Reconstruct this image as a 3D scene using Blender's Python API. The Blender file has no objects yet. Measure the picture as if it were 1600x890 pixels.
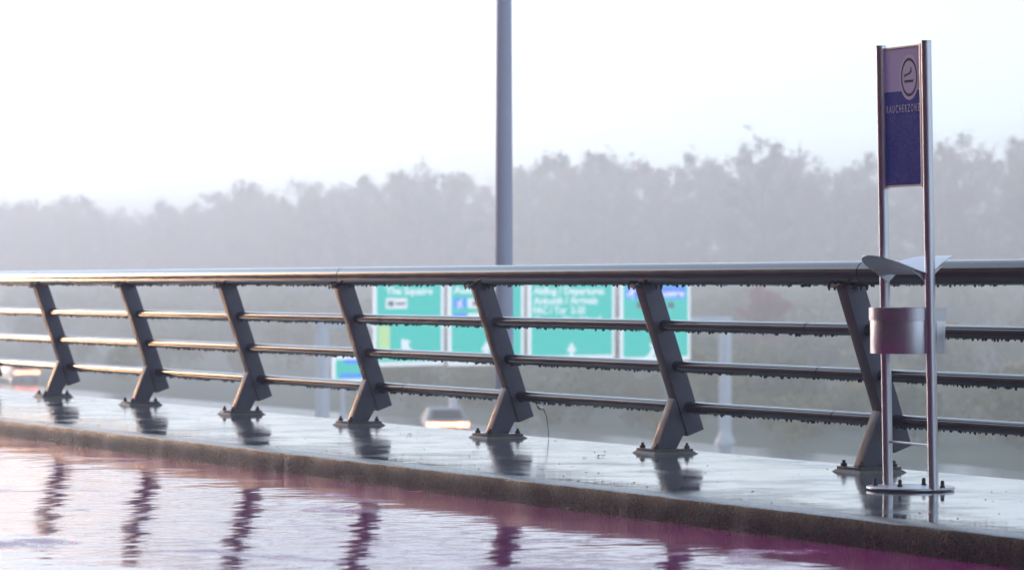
import bpy, bmesh, math, random
from mathutils import Vector, Matrix

random.seed(7)
scene = bpy.context.scene
COL = scene.collection

# ------------------------------------------------------------------ camera, sky, sun, exposure
F_PX = 5200.0                                   # focal length in pixels of a 1600 px wide frame
TH = math.atan(2620.0 / F_PX)                   # angle between the view and the railing
ZC = 0.973                                      # camera height above the pavement
cam_d = bpy.data.cameras.new('camera')
cam = bpy.data.objects.new('camera', cam_d)
COL.objects.link(cam)
cam.location = (0, 0, ZC)
cam.rotation_euler = (math.radians(90), 0, -TH)
cam_d.sensor_width = 36.0
cam_d.lens = F_PX * 36.0 / 1600.0
cam_d.clip_start = 0.1
cam_d.clip_end = 6000.0
cam_d.dof.use_dof = True
cam_d.dof.focus_distance = 17.3
cam_d.dof.aperture_fstop = 4.3
scene.camera = cam

SUN_EL, SUN_AZ = math.radians(10.0), math.radians(-16.0)   # azimuth clockwise from +Y
world = bpy.data.worlds.new('World')
scene.world = world
world.use_nodes = True
wn = world.node_tree
wn.nodes.clear()
sky = wn.nodes.new('ShaderNodeTexSky')
sky.sky_type = 'NISHITA'
sky.sun_disc = False
sky.sun_elevation = SUN_EL
sky.sun_rotation = SUN_AZ
sky.air_density = 1.0
sky.dust_density = 1.0
sky.ozone_density = 2.0
hs = wn.nodes.new('ShaderNodeHueSaturation')    # overcast: the cloud layer takes the colour out of the sky
hs.inputs['Saturation'].default_value = 0.33
tint = wn.nodes.new('ShaderNodeMix'); tint.data_type = 'RGBA'; tint.blend_type = 'MULTIPLY'
tint.inputs[0].default_value = 1.0
tint.inputs[7].default_value = (0.72, 0.835, 1.0, 1)
bg = wn.nodes.new('ShaderNodeBackground')
bg.inputs['Strength'].default_value = 0.15
wo = wn.nodes.new('ShaderNodeOutputWorld')
wn.links.new(sky.outputs[0], hs.inputs['Color'])
wn.links.new(hs.outputs[0], tint.inputs[6])
wn.links.new(tint.outputs[2], bg.inputs['Color'])
wn.links.new(bg.outputs[0], wo.inputs['Surface'])

sun_d = bpy.data.lights.new('sun', 'SUN')
sun_d.energy = 0.5
sun_d.angle = math.radians(10)
sun_d.color = (1.0, 0.48, 0.14)  # low orange sun stands in for warm lamps out of view on the left
sun = bpy.data.objects.new('sun', sun_d)
COL.objects.link(sun)
sdir = Vector((math.sin(SUN_AZ) * math.cos(SUN_EL), math.cos(SUN_AZ) * math.cos(SUN_EL), math.sin(SUN_EL)))
sun.rotation_euler = sdir.to_track_quat('Z', 'Y').to_euler()
sun.location = (-20, 40, 30)

vs = scene.view_settings
scene.display_settings.display_device = 'sRGB'
vs.view_transform = 'Standard'
vs.look = 'None'
vs.exposure = 1.4
vs.gamma = 1.0
vs.use_curve_mapping = False
scene.cycles.use_denoising = True
scene.cycles.denoiser = 'OPENIMAGEDENOISE'
scene.cycles.max_bounces = 8
scene.cycles.volume_bounces = 5
scene.cycles.transmission_bounces = 6
scene.cycles.caustics_reflective = False
scene.cycles.caustics_refractive = False
scene.cycles.sample_clamp_indirect = 6.0

# ------------------------------------------------------------------ projection helpers for laying the place out
S_, C_ = math.sin(TH), math.cos(TH)
def place(x, d):
    """ground position seen at column x (1600 px frame) at depth d metres"""
    l = (x - 800.0) / F_PX * d
    return d * S_ + l * C_, d * C_ - l * S_

# ------------------------------------------------------------------ materials
MATS = {}
def mat(name, color, rough=0.5, metal=0.0, coat=0.0, spec=0.5, build=None, ior=1.45):
    m = bpy.data.materials.new(name)
    m.use_nodes = True
    nt = m.node_tree
    b = nt.nodes['Principled BSDF']
    b.inputs['Base Color'].default_value = (*color, 1)
    b.inputs['Roughness'].default_value = rough
    b.inputs['Metallic'].default_value = metal
    b.inputs['Coat Weight'].default_value = coat
    b.inputs['Coat Roughness'].default_value = 0.06
    b.inputs['Coat IOR'].default_value = 1.33
    b.inputs['Specular IOR Level'].default_value = spec
    b.inputs['IOR'].default_value = ior
    if build:
        build(nt, b)
    MATS[name] = m
    return m

def N(nt, t, **kw):
    n = nt.nodes.new(t)
    for k, v in kw.items():
        setattr(n, k, v)
    return n
def L(nt, a, b):
    nt.links.new(a, b)
def coords(nt, kind='Object', scale=(1, 1, 1)):
    tc = N(nt, 'ShaderNodeTexCoord')
    mp = N(nt, 'ShaderNodeMapping')
    mp.inputs['Scale'].default_value = scale
    L(nt, tc.outputs[kind], mp.inputs['Vector'])
    return mp.outputs[0]
def world_pos(nt, scale=(1, 1, 1)):
    g = N(nt, 'ShaderNodeNewGeometry')
    mp = N(nt, 'ShaderNodeMapping')
    mp.inputs['Scale'].default_value = scale
    L(nt, g.outputs['Position'], mp.inputs['Vector'])
    return mp.outputs[0]
def noise(nt, vec, scale, detail=3, rough=0.5, dist=0.0):
    n = N(nt, 'ShaderNodeTexNoise')
    n.inputs['Scale'].default_value = scale
    n.inputs['Detail'].default_value = detail
    n.inputs['Roughness'].default_value = rough
    n.inputs['Distortion'].default_value = dist
    L(nt, vec, n.inputs['Vector'])
    return n.outputs['Fac']
def ramp(nt, fac, stops):
    r = N(nt, 'ShaderNodeValToRGB')
    e = r.color_ramp.elements
    while len(e) < len(stops):
        e.new(0.5)
    for i, (p, c) in enumerate(stops):
        e[i].position = p
        e[i].color = (*c, 1) if len(c) == 3 else c
    L(nt, fac, r.inputs[0])
    return r.outputs[0]
def maprange(nt, v, a, b, c, d):
    n = N(nt, 'ShaderNodeMapRange')
    for i, x in enumerate((a, b, c, d)):
        n.inputs[i + 1].default_value = x
    L(nt, v, n.inputs[0])
    return n.outputs[0]
def math_(nt, op, a, b=None):
    n = N(nt, 'ShaderNodeMath', operation=op)
    for i, x in enumerate((a, b)):
        if x is None:
            continue
        if isinstance(x, (int, float)):
            n.inputs[i].default_value = x
        else:
            L(nt, x, n.inputs[i])
    return n.outputs[0]
def bump(nt, b, height, dist, strength=1.0, socket='Normal'):
    n = N(nt, 'ShaderNodeBump')
    n.inputs['Strength'].default_value = strength
    n.inputs['Distance'].default_value = dist
    L(nt, height, n.inputs['Height'])
    L(nt, n.outputs[0], b.inputs[socket])
    return n

# wet red-painted carriageway: thin sheet of water with wind ripples
def b_road(nt, b):
    p = world_pos(nt)
    col = noise(nt, p, 1.3, 5, 0.6)
    fine = noise(nt, p, 60, 3, 0.6)
    mixed = math_(nt, 'ADD', math_(nt, 'MULTIPLY', col, 0.6), math_(nt, 'MULTIPLY', fine, 0.4))
    L(nt, ramp(nt, mixed, [(0.3, (0.34, 0.004, 0.18)), (0.7, (0.62, 0.012, 0.31))]), b.inputs['Base Color'])
    r1 = noise(nt, p, 1.9, 2, 0.5)
    r2 = noise(nt, p, 11.0, 3, 0.55)
    h = math_(nt, 'ADD', math_(nt, 'MULTIPLY', r1, 0.0080), math_(nt, 'MULTIPLY', r2, 0.0006))
    bump(nt, b, h, 1.0)
    dry = maprange(nt, noise(nt, p, 1.1, 6, 0.65, 0.6), 0.56, 0.66, 0.0, 0.26)      # where the coarse surface pokes through the film
    wet = maprange(nt, fine, 0.3, 0.7, 0.025, 0.085)
    L(nt, math_(nt, 'ADD', dry, wet), b.inputs['Roughness'])
mat('wet_red_road', (0.2, 0.02, 0.08), 0.04, build=b_road, ior=1.4)

def b_pave(nt, b):
    p = world_pos(nt)
    col = noise(nt, p, 2.2, 6, 0.62)
    fine = noise(nt, p, 90, 3, 0.6)
    mixed = math_(nt, 'ADD', math_(nt, 'MULTIPLY', col, 0.65), math_(nt, 'MULTIPLY', fine, 0.35))
    L(nt, ramp(nt, mixed, [(0.3, (0.10, 0.10, 0.105)), (0.7, (0.21, 0.21, 0.215))]), b.inputs['Base Color'])
    r1 = noise(nt, p, 2.5, 2, 0.5)
    r2 = noise(nt, p, 14.0, 3, 0.55)
    h = math_(nt, 'ADD', math_(nt, 'MULTIPLY', r1, 0.0012), math_(nt, 'MULTIPLY', math_(nt, 'ADD', r2, math_(nt, 'MULTIPLY', noise(nt, p, 70, 2), 0.12)), 0.00042))
    bump(nt, b, h, 1.0)
    L(nt, maprange(nt, noise(nt, p, 1.6, 5, 0.6), 0.40, 0.70, 0.03, 0.20), b.inputs['Roughness'])
mat('wet_concrete', (0.25, 0.25, 0.25), 0.06, build=b_pave, ior=1.42)

def b_granite(nt, b):
    p = world_pos(nt)
    a = noise(nt, p, 55, 4, 0.7)
    big = noise(nt, world_pos(nt, (1, 1, 0.35)), 6, 4, 0.6)
    spk = noise(nt, p, 130, 2, 0.6)
    mixed = math_(nt, 'ADD', math_(nt, 'MULTIPLY', a, 0.45), math_(nt, 'MULTIPLY', big, 0.2))
    mixed = math_(nt, 'ADD', mixed, math_(nt, 'MULTIPLY', spk, 0.35))
    L(nt, ramp(nt, mixed, [(0.38, (0.008, 0.005, 0.005)), (0.51, (0.026, 0.016, 0.012)), (0.62, (0.15, 0.092, 0.055))]), b.inputs['Base Color'])
    bump(nt, b, math_(nt, 'ADD', a, math_(nt, 'MULTIPLY', big, 0.8)), 0.0016)
    g = N(nt, 'ShaderNodeNewGeometry'); sp_ = N(nt, 'ShaderNodeSeparateXYZ')
    L(nt, g.outputs['True Normal'], sp_.inputs[0])
    up_ = maprange(nt, sp_.outputs['Z'], 0.7, 0.95, 1.0, 0.55)          # a film of water stays on the flat top
    L(nt, math_(nt, 'MULTIPLY', maprange(nt, spk, 0.35, 0.65, 0.20, 0.46), up_), b.inputs['Roughness'])
mat('wet_granite', (0.12, 0.09, 0.08), 0.4, spec=0.42, build=b_granite)

def b_paint(dark, light, rough):
    def f(nt, b):
        p = world_pos(nt)
        n1 = noise(nt, p, 9, 4, 0.6)
        n2 = noise(nt, p, 160, 2, 0.5)
        L(nt, ramp(nt, n1, [(0.3, dark), (0.72, light)]), b.inputs['Base Color'])
        L(nt, maprange(nt, n1, 0.3, 0.7, rough * 0.8, rough * 1.25), b.inputs['Roughness'])
        bump(nt, b, n2, 0.00008)
    return f
mat('rail_paint', (0.05, 0.045, 0.06), 0.2, metal=0.0, coat=0.6, spec=0.45, build=b_paint((0.013, 0.009, 0.020), (0.022, 0.015, 0.031), 0.17))
mat('post_paint', (0.08, 0.075, 0.09), 0.45, coat=0.15, build=b_paint((0.095, 0.088, 0.115), (0.125, 0.115, 0.145), 0.5))
mat('plate_steel', (0.09, 0.08, 0.075), 0.5, coat=0.3, build=b_paint((0.05, 0.04, 0.04), (0.15, 0.13, 0.11), 0.45))
mat('grout', (0.2, 0.18, 0.16), 0.5, coat=0.4, build=b_paint((0.12, 0.11, 0.09), (0.24, 0.21, 0.18), 0.5))
mat('bolt_steel', (0.06, 0.05, 0.05), 0.4, metal=0.4)
mat('joint_rubber', (0.015, 0.014, 0.016), 0.6)
mat('water_drop', (0.02, 0.02, 0.025), 0.03, ior=1.33)

def b_brushed(nt, b):
    p = coords(nt, 'Object', (1, 1, 0.01))
    n1 = noise(nt, p, 300, 2, 0.5)
    L(nt, maprange(nt, n1, 0.3, 0.7, 0.32, 0.42), b.inputs['Roughness'])
mat('stainless', (0.78, 0.75, 0.78), 0.24, metal=1.0, build=b_brushed)
mat('stainless_sheet', (0.66, 0.65, 0.66), 0.3, metal=1.0, build=b_brushed)

def b_blue(nt, b):
    p = coords(nt)
    n1 = noise(nt, p, 9, 5, 0.6)
    n2 = noise(nt, p, 160, 3, 0.7)
    m = math_(nt, 'ADD', math_(nt, 'MULTIPLY', n1, 0.55), math_(nt, 'MULTIPLY', n2, 0.45))
    L(nt, ramp(nt, m, [(0.42, (0.028, 0.050, 0.42)), (0.6, (0.085, 0.090, 0.46))]), b.inputs['Base Color'])
    L(nt, maprange(nt, n2, 0.35, 0.7, 0.12, 0.4), b.inputs['Roughness'])
mat('sign_blue', (0.02, 0.03, 0.18), 0.2, build=b_blue)
mat('sign_lilac', (0.70, 0.63, 0.90), 0.3)
mat('sign_ring', (0.85, 0.82, 0.95), 0.3)
mat('sign_ink', (0.03, 0.025, 0.11), 0.3)
mat('sign_white', (0.80, 0.80, 0.86), 0.3)
mat('sticker', (0.75, 0.76, 0.80), 0.4)

def b_lamp(nt, b):
    p = world_pos(nt, (1, 1, 0.15))
    L(nt, ramp(nt, noise(nt, p, 4, 4), [(0.3, (0.52, 0.51, 0.64)), (0.7, (0.60, 0.59, 0.72))]), b.inputs['Base Color'])
mat('lamp_paint', (0.28, 0.28, 0.35), 0.5, coat=0.0, build=b_lamp)
mat('lamp_glass', (0.5, 0.5, 0.5), 0.15)

def b_soft(c, v=0.15, sc=2.0):
    def f(nt, b):
        p = world_pos(nt)
        lo = tuple(x * (1 - v) for x in c); hi = tuple(min(1, x * (1 + v)) for x in c)
        L(nt, ramp(nt, noise(nt, p, sc, 4), [(0.3, lo), (0.7, hi)]), b.inputs['Base Color'])
    return f
mat('gantry_white', (0.8, 0.8, 0.8), 0.5, build=b_soft((0.88, 0.88, 0.90), 0.05, 0.6))
def lit(c, e):                       # emission added to the sign faces to keep their colours bright
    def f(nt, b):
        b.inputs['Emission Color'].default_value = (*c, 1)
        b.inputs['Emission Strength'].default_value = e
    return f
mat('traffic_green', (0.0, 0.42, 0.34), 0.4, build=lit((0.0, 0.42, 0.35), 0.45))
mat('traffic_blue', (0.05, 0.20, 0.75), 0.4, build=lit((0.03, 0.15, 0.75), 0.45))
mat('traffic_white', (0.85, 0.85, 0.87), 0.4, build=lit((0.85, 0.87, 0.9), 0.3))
mat('traffic_grey', (0.25, 0.27, 0.28), 0.5)
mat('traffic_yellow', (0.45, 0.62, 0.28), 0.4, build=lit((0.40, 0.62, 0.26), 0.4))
mat('panel_back', (0.42, 0.43, 0.45), 0.45, metal=0.3)

def b_asph(nt, b):
    p = world_pos(nt)
    n1 = noise(nt, world_pos(nt, (1, 0.08, 1)), 0.5, 4, 0.6)
    L(nt, ramp(nt, n1, [(0.3, (0.04, 0.04, 0.045)), (0.7, (0.075, 0.075, 0.08))]), b.inputs['Base Color'])
    bump(nt, b, noise(nt, p, 6.0, 3), 0.004)
mat('wet_asphalt', (0.05, 0.05, 0.055), 0.16, build=b_asph, ior=1.4)
mat('road_paint', (0.75, 0.75, 0.75), 0.3)
def b_grass(nt, b):
    p = world_pos(nt)
    n1 = noise(nt, p, 0.15, 6, 0.65)
    L(nt, ramp(nt, n1, [(0.3, (0.07, 0.10, 0.045)), (0.55, (0.10, 0.13, 0.055)), (0.72, (0.18, 0.15, 0.07))]), b.inputs['Base Color'])
    bump(nt, b, noise(nt, p, 3.0, 5), 0.15)
mat('wet_grass', (0.06, 0.07, 0.02), 0.7, build=b_grass)
mat('terminal_wall', (0.50, 0.38, 0.28), 0.6, build=b_soft((0.56, 0.35, 0.18), 0.2, 0.5))  # warm tan picked so rails and steel reflect golden brown from the unseen wall
mat('deck_concrete', (0.25, 0.25, 0.25), 0.7, build=b_soft((0.26, 0.25, 0.24), 0.25, 0.8))

def leafmat(name, stops):
    def f(nt, b):
        oi = N(nt, 'ShaderNodeObjectInfo')
        n1 = noise(nt, coords(nt, 'Object'), 0.55, 3, 0.6)
        n2 = noise(nt, world_pos(nt), 0.06, 2, 0.5)
        m = math_(nt, 'ADD', math_(nt, 'MULTIPLY', oi.outputs['Random'], 0.30), math_(nt, 'MULTIPLY', n1, 0.32))
        m = math_(nt, 'ADD', m, maprange(nt, n2, 0.3, 0.7, 0.0, 0.40))
        L(nt, ramp(nt, m, stops), b.inputs['Base Color'])
    return mat(name, (0.06, 0.06, 0.02), 0.6, build=f)
leafmat('autumn_leaves', [(0.15, (0.06, 0.11, 0.015)), (0.38, (0.11, 0.15, 0.02)), (0.52, (0.34, 0.23, 0.02)),
                          (0.66, (0.36, 0.13, 0.02)), (0.85, (0.08, 0.12, 0.02))])
leafmat('russet_leaves', [(0.2, (0.42, 0.06, 0.04)), (0.8, (0.50, 0.14, 0.06))])
leafmat('shrub_leaves', [(0.1, (0.09, 0.16, 0.08)), (0.40, (0.14, 0.21, 0.09)), (0.56, (0.36, 0.30, 0.09)), (0.8, (0.12, 0.18, 0.09))])
def b_bark(nt, b):
    p = coords(nt, 'Object', (1, 1, 0.2))
    L(nt, ramp(nt, noise(nt, p, 8, 4), [(0.3, (0.045, 0.036, 0.03)), (0.7, (0.12, 0.10, 0.085))]), b.inputs['Base Color'])
mat('bark', (0.07, 0.055, 0.045), 0.9, build=b_bark)
mat('dead_leaf', (0.16, 0.10, 0.04), 0.5, coat=0.4)
mat('car_silver', (0.30, 0.31, 0.33), 0.4, metal=0.2, coat=0.3)
mat('car_glass', (0.03, 0.035, 0.04), 0.06)
mat('tyre', (0.02, 0.02, 0.02), 0.8)
mat('rim', (0.5, 0.5, 0.5), 0.3, metal=1.0)
mat('plate_white', (0.8, 0.8, 0.8), 0.4)
def b_tail(nt, b):
    b.inputs['Emission Color'].default_value = (1.0, 0.22, 0.09, 1)
    b.inputs['Emission Strength'].default_value = 7.0
mat('tail_light', (0.6, 0.05, 0.03), 0.2, build=b_tail)

# ------------------------------------------------------------------ mesh builder
class MB:
    def __init__(self):
        self.v = []; self.f = []
    def add(self, vs, fs):
        o = len(self.v)
        self.v += [tuple(p) for p in vs]
        self.f += [tuple(i + o for i in f) for f in fs]
        return self
    def box(self, x0, x1, y0, y1, z0, z1):
        return self.add([(x0, y0, z0), (x1, y0, z0), (x1, y1, z0), (x0, y1, z0), (x0, y0, z1), (x1, y0, z1), (x1, y1, z1), (x0, y1, z1)],
                        [(3, 2, 1, 0), (4, 5, 6, 7), (0, 1, 5, 4), (1, 2, 6, 5), (2, 3, 7, 6), (3, 0, 4, 7)])
    def prism(self, poly, axis, a, b):
        """poly: 2D points; axis 'x' -> (y,z), 'y' -> (x,z), 'z' -> (x,y)"""
        n = len(poly)
        def P(p, t):
            return {'x': (t, p[0], p[1]), 'y': (p[0], t, p[1]), 'z': (p[0], p[1], t)}[axis]
        vs = [P(p, a) for p in poly] + [P(p, b) for p in poly]
        fs = [tuple(range(n)), tuple(range(2 * n - 1, n - 1, -1))] + [(i, i + n, (i + 1) % n + n, (i + 1) % n) for i in range(n)]
        return self.add(vs, fs)
    def tube(self, pts, radii, n=12, caps=True):
        pts = [Vector(p) for p in pts]
        if not isinstance(radii, (list, tuple)):
            radii = [radii] * len(pts)
        vs = []; fs = []
        ref = None
        for i, p in enumerate(pts):
            d = (pts[min(i + 1, len(pts) - 1)] - pts[max(i - 1, 0)]).normalized()
            if ref is None:
                ref = Vector((0, 0, 1)) if abs(d.z) < 0.9 else Vector((1, 0, 0))
            u = (ref - d * ref.dot(d)).normalized(); ref = u
            w = d.cross(u)
            for k in range(n):
                a = 2 * math.pi * k / n
                vs.append(p + (u * math.cos(a) + w * math.sin(a)) * radii[i])
        for i in range(len(pts) - 1):
            for k in range(n):
                fs.append((i * n + k, i * n + (k + 1) % n, (i + 1) * n + (k + 1) % n, (i + 1) * n + k))
        if caps:
            fs.append(tuple(range(n - 1, -1, -1)))
            fs.append(tuple((len(pts) - 1) * n + k for k in range(n)))
        return self.add(vs, fs)
    def lathe(self, prof, n=24, c=(0, 0, 0)):
        vs = []; fs = []
        for r, z in prof:
            for k in range(n):
                a = 2 * math.pi * k / n
                vs.append((c[0] + r * math.cos(a), c[1] + r * math.sin(a), c[2] + z))
        for i in range(len(prof) - 1):
            for k in range(n):
                fs.append((i * n + k, i * n + (k + 1) % n, (i + 1) * n + (k + 1) % n, (i + 1) * n + k))
        fs.append(tuple(range(n - 1, -1, -1)))
        fs.append(tuple((len(prof) - 1) * n + k for k in range(n)))
        return self.add(vs, fs)
    def mesh(self, name, m, bevel=0.0, smooth=True, angle=35):
        me = bpy.data.meshes.new(name)
        me.from_pydata(self.v, [], self.f)
        bm = bmesh.new(); bm.from_mesh(me)
        bmesh.ops.recalc_face_normals(bm, faces=bm.faces)
        if bevel:
            es = [e for e in bm.edges if len(e.link_faces) == 2 and e.calc_face_angle(0) > math.radians(30)]
            bmesh.ops.bevel(bm, geom=es, offset=bevel, segments=2, profile=0.7, affect='EDGES', clamp_overlap=True)
        bm.to_mesh(me); bm.free()
        if smooth:
            for p in me.polygons:
                p.use_smooth = True
            me.set_sharp_from_angle(angle=math.radians(angle))
        me.materials.append(MATS[m])
        return me
    def build(self, name, m, parent=None, loc=(0, 0, 0), **kw):
        return link(name, self.mesh(name, m, **kw), parent, loc)

def link(name, data, parent=None, loc=(0, 0, 0)):
    o = bpy.data.objects.new(name, data)
    COL.objects.link(o)
    o.parent = parent
    o.location = loc
    return o
def tag(o, label=None, cat=None, group=None, kind=None):
    if label: o['label'] = label
    if cat: o['category'] = cat
    if group: o['group'] = group
    if kind: o['kind'] = kind
    return o
def empty(name, loc, rz=0.0):
    o = link(name, None, None, loc)
    o.rotation_euler = (0, 0, rz)
    o.empty_display_size = 0.2
    return o
def copy_tree(o, parent=None):
    c = o.copy(); COL.objects.link(c); c.parent = parent
    for ch in list(o.children):
        copy_tree(ch, c)
    return c
def text(name, body, size, m, parent, loc, rot, sx=1.0, align='LEFT', bold=0.0, extrude=0.001):
    cu = bpy.data.curves.new(name, 'FONT')
    cu.body = body; cu.size = size; cu.align_x = align; cu.align_y = 'BOTTOM_BASELINE'
    cu.extrude = extrude; cu.offset = bold
    cu.resolution_u = 3
    o = link(name, cu, parent, loc)
    bpy.context.view_layer.update()
    me = bpy.data.meshes.new_from_object(o)
    bpy.data.objects.remove(o); bpy.data.curves.remove(cu)
    me.name = name; me.materials.clear(); me.materials.append(MATS[m])
    o = link(name, me, parent, loc)
    o.rotation_euler = rot; o.scale = (sx, 1, 1)
    return o

# ------------------------------------------------------------------ the setting: deck, road, pavement, kerb, lower ground
LOW = -5.63
DY0, DY1 = -30.0, 190.0
KX, KW, PX = 7.48, 0.19, 9.785
RZ = -0.112

def grid(name, x0, x1, y0, y1, z, m, nx=1, ny=1):
    vs = [(x0 + (x1 - x0) * i / nx, y0 + (y1 - y0) * j / ny, z) for j in range(ny + 1) for i in range(nx + 1)]
    fs = [(j * (nx + 1) + i, j * (nx + 1) + i + 1, (j + 1) * (nx + 1) + i + 1, (j + 1) * (nx + 1) + i) for j in range(ny) for i in range(nx)]
    b = MB(); b.add(vs, fs)
    return tag(b.build(name, m, smooth=False), kind='structure')

grid('ground', -1150, 1150, -1150, 1150, LOW, 'wet_grass', 8, 8)
grid('lower_road', 46.5, 69.6, -600, 1000, LOW + 0.006, 'wet_asphalt', 1, 8)
tag(MB().prism([(-14.0, -1.1), (PX - 0.25, -1.1), (PX, -0.75), (PX, -0.02), (KX + KW + 0.01, -0.02), (KX + KW + 0.01, RZ - 0.01), (-14.0, RZ - 0.01)],
               'y', DY0, DY1).build('bridge_deck', 'deck_concrete', smooth=False), kind='structure')
for i, y in enumerate((0.0, 35.0, 70.0, 105.0)):
    tag(MB().prism([(-12, LOW - 0.3), (7.5, LOW - 0.3), (7.5, -1.0999), (-12, -1.0999)], 'y', y - 0.7, y + 0.7)
        .build('bridge_pier', 'deck_concrete', smooth=False), 'broad concrete pier carrying the road deck from below', 'pier', 'piers under the road deck')
grid('road', -14.0, KX + 0.02, DY0, DY1, RZ, 'wet_red_road', 1, 1)
# pavement slab with a rounded outer lip
pv = MB()
prof = [(KX + KW + 0.004, -0.018), (KX + KW + 0.004, 0.0), (PX - 0.02, 0.0), (PX + 0.004, -0.012), (PX + 0.006, -0.30), (PX - 0.05, -0.30), (PX - 0.05, -0.018)]
pv.prism(prof, 'y', DY0, DY1)
tag(pv.build('pavement', 'wet_concrete', smooth=False), kind='structure')

# kerb: single stones, each its own piece
kerb = tag(empty('kerb', (KX, 0, -0.128)), kind='structure')
klen = 2.4
kmeshes = []
for i in range(5):
    rr = random.Random(40 + i)
    b = MB()
    nseg = 24
    rows = []
    for j in range(nseg + 1):
        t = j / nseg
        y = 0.0003 + (klen - 0.0006) * t
        jx = rr.uniform(-0.005, 0.005); jz = rr.uniform(-0.0015, 0.0015); jb = rr.uniform(-0.005, 0.005)
        jm = rr.uniform(-0.006, 0.006)
        if j in (0, nseg): jx = jz = jb = jm = 0.0
        rows.append([(jb - 0.004, y, -0.06), (jm - 0.003, y, 0.055), (jx, y, 0.122), (jx + 0.003, y, 0.1295 + jz), (0.010 + jx, y, 0.1325 + jz), (KW, y, 0.1305), (KW, y, -0.06)])
    k = len(rows[0])
    vs = [p for r in rows for p in r]
    fs = [(j * k + a, j * k + (a + 1) % k, (j + 1) * k + (a + 1) % k, (j + 1) * k + a) for j in range(nseg) for a in range(k)]
    fs += [tuple(range(k - 1, -1, -1)), tuple(nseg * k + a for a in range(k))]
    b.add(vs, fs)
    kmeshes.append(b.mesh('kerb_stone', 'wet_granite', angle=40))
y = 3.37; i = 0
while y < 62:
    o = link('kerb_stone', kmeshes[(i * 3 + i // 4) % 5], kerb, (random.uniform(-0.0006, 0.0006), y, random.uniform(-0.0005, 0.0005)))
    y += klen; i += 1
tag(MB().box(0, KW, 62.1, DY1, -0.05, 0.131).build('kerb_run', 'wet_granite', kerb, smooth=False))

# ------------------------------------------------------------------ unseen terminal front behind the viewer, added with its canopy to shade the near side
TW, TCE, TH0 = -9.0, 4.6, 17.0
def terminal(y0, y1, canopy_end, label):
    t = tag(empty('unseen_terminal', (TW, 0, RZ)), label, 'building')
    MB().box(-4.5, -0.3, y0, y1, 0.01, TH0).build('wall', 'terminal_wall', t, smooth=False)
    win = MB().box(-0.295, -0.22, 0.15, 3.75, 0.4, 4.8).mesh('window', 'car_glass', smooth=False)
    mul = MB().box(-0.295, -0.10, -0.1, 0.1, 0.01, 4.98).mesh('mullion', 'post_paint', smooth=False)
    y = y0 + 0.4
    while y + 4.0 < y1:
        link('window', win, t, (0, y, 0)); link('mullion', mul, t, (0, y, 0))
        y += 4.0
    if canopy_end:
        MB().box(-0.29, TCE - TW, y0, canopy_end, 5.0, 5.5).build('canopy', 'terminal_wall', t, bevel=0.05)
        col = MB().tube([(3.4, 0, 0.01), (3.4, 0, 4.995)], 0.22, 20).mesh('column', 'terminal_wall')
        for i in range(5):
            link('column', col, t, (0, y0 + 3 + i * 13.0, 0))
terminal(DY0, 84.0, 29.0, 'unseen terminal front with canopy, added to shade the railing and kerb')  # stops short to leave a gap for warm light on the left kerb
terminal(130.0, 186.0, None, 'unseen farther terminal wing, added to darken the left rail reflections')  # added wing, out of view, for the left rails to mirror

# ------------------------------------------------------------------ railing
XP, Y7, SP = 9.460, 14.643, 2.1674
railing = tag(empty('railing', (XP, Y7, 0)), 'dark grey tubular steel railing with leaning posts along the pavement edge', 'railing')
KP = range(-3, 20)
HW = 0.048            # half width of a post along the rail
A0, A1 = Vector((9.286 - XP, 0.965)), Vector((9.588 - XP, 0.098))      # inner edge of a post, top and bottom (x, z)
ax = (A1 - A0).normalized()
pn = Vector((-ax.y, ax.x))
if pn.x < 0: pn = -pn
PWID = 0.113
B0, B1 = A0 + pn * PWID, A1 + pn * PWID
post_me = MB().prism([tuple(A0), tuple(B0 + Vector((0, 0.0))), tuple(B1), tuple(A1)], 'y', -HW, HW).mesh('post', 'post_paint', bevel=0.004)
# foot: narrower bar from the plate outward up to the post
fl0, fl1 = Vector((9.388 - XP, 0.030)), Vector((9.503 - XP, 0.318))
fr0 = Vector((9.520 - XP, 0.030)); fr1 = Vector((9.588 - XP + 0.03, 0.20))
foot_me = MB().prism([tuple(fl0), tuple(fl1), tuple(Vector((fl1.x + 0.04, fl1.y - 0.02))), tuple(fr1), tuple(fr0)], 'y', -HW + 0.010, HW - 0.010).mesh('foot', 'post_paint', bevel=0.003)
plate_me = MB().box(-0.125, 0.125, -0.115, 0.115, 0.014, 0.030).mesh('base_plate', 'plate_steel', bevel=0.003)
gb = MB(); gb.add([(-0.15, -0.14, -0.004), (0.15, -0.145, -0.004), (0.145, 0.14, -0.004), (-0.145, 0.145, -0.004),
                   (-0.128, -0.118, 0.0145), (0.128, -0.118, 0.0145), (0.128, 0.118, 0.0145), (-0.128, 0.118, 0.0145)],
                  [(3, 2, 1, 0), (4, 5, 6, 7), (0, 1, 5, 4), (1, 2, 6, 5), (2, 3, 7, 6), (3, 0, 4, 7)])
grout_me = gb.mesh('grout_bed', 'grout', smooth=False)
bolt_me = MB().lathe([(0.017, 0.0), (0.017, 0.014), (0.0165, 0.016), (0.009, 0.016), (0.009, 0.029), (0.007, 0.032)], 6).mesh('bolt', 'bolt_steel', smooth=False)
TRX, TRZ, TRR = 9.333 - XP, 1.034, 0.062
hb = MB().box(TRX - 0.085, TRX + 0.075, -0.035, 0.035, 0.958, 0.975)
head_me = hb.mesh('head_plate', 'plate_steel', bevel=0.003)
screw_me = MB().lathe([(0.005, -0.040), (0.0075, -0.026), (0.010, -0.024), (0.010, -0.010), (0.012, 0.0)], 8).mesh('screw', 'bolt_steel', smooth=False)
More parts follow.
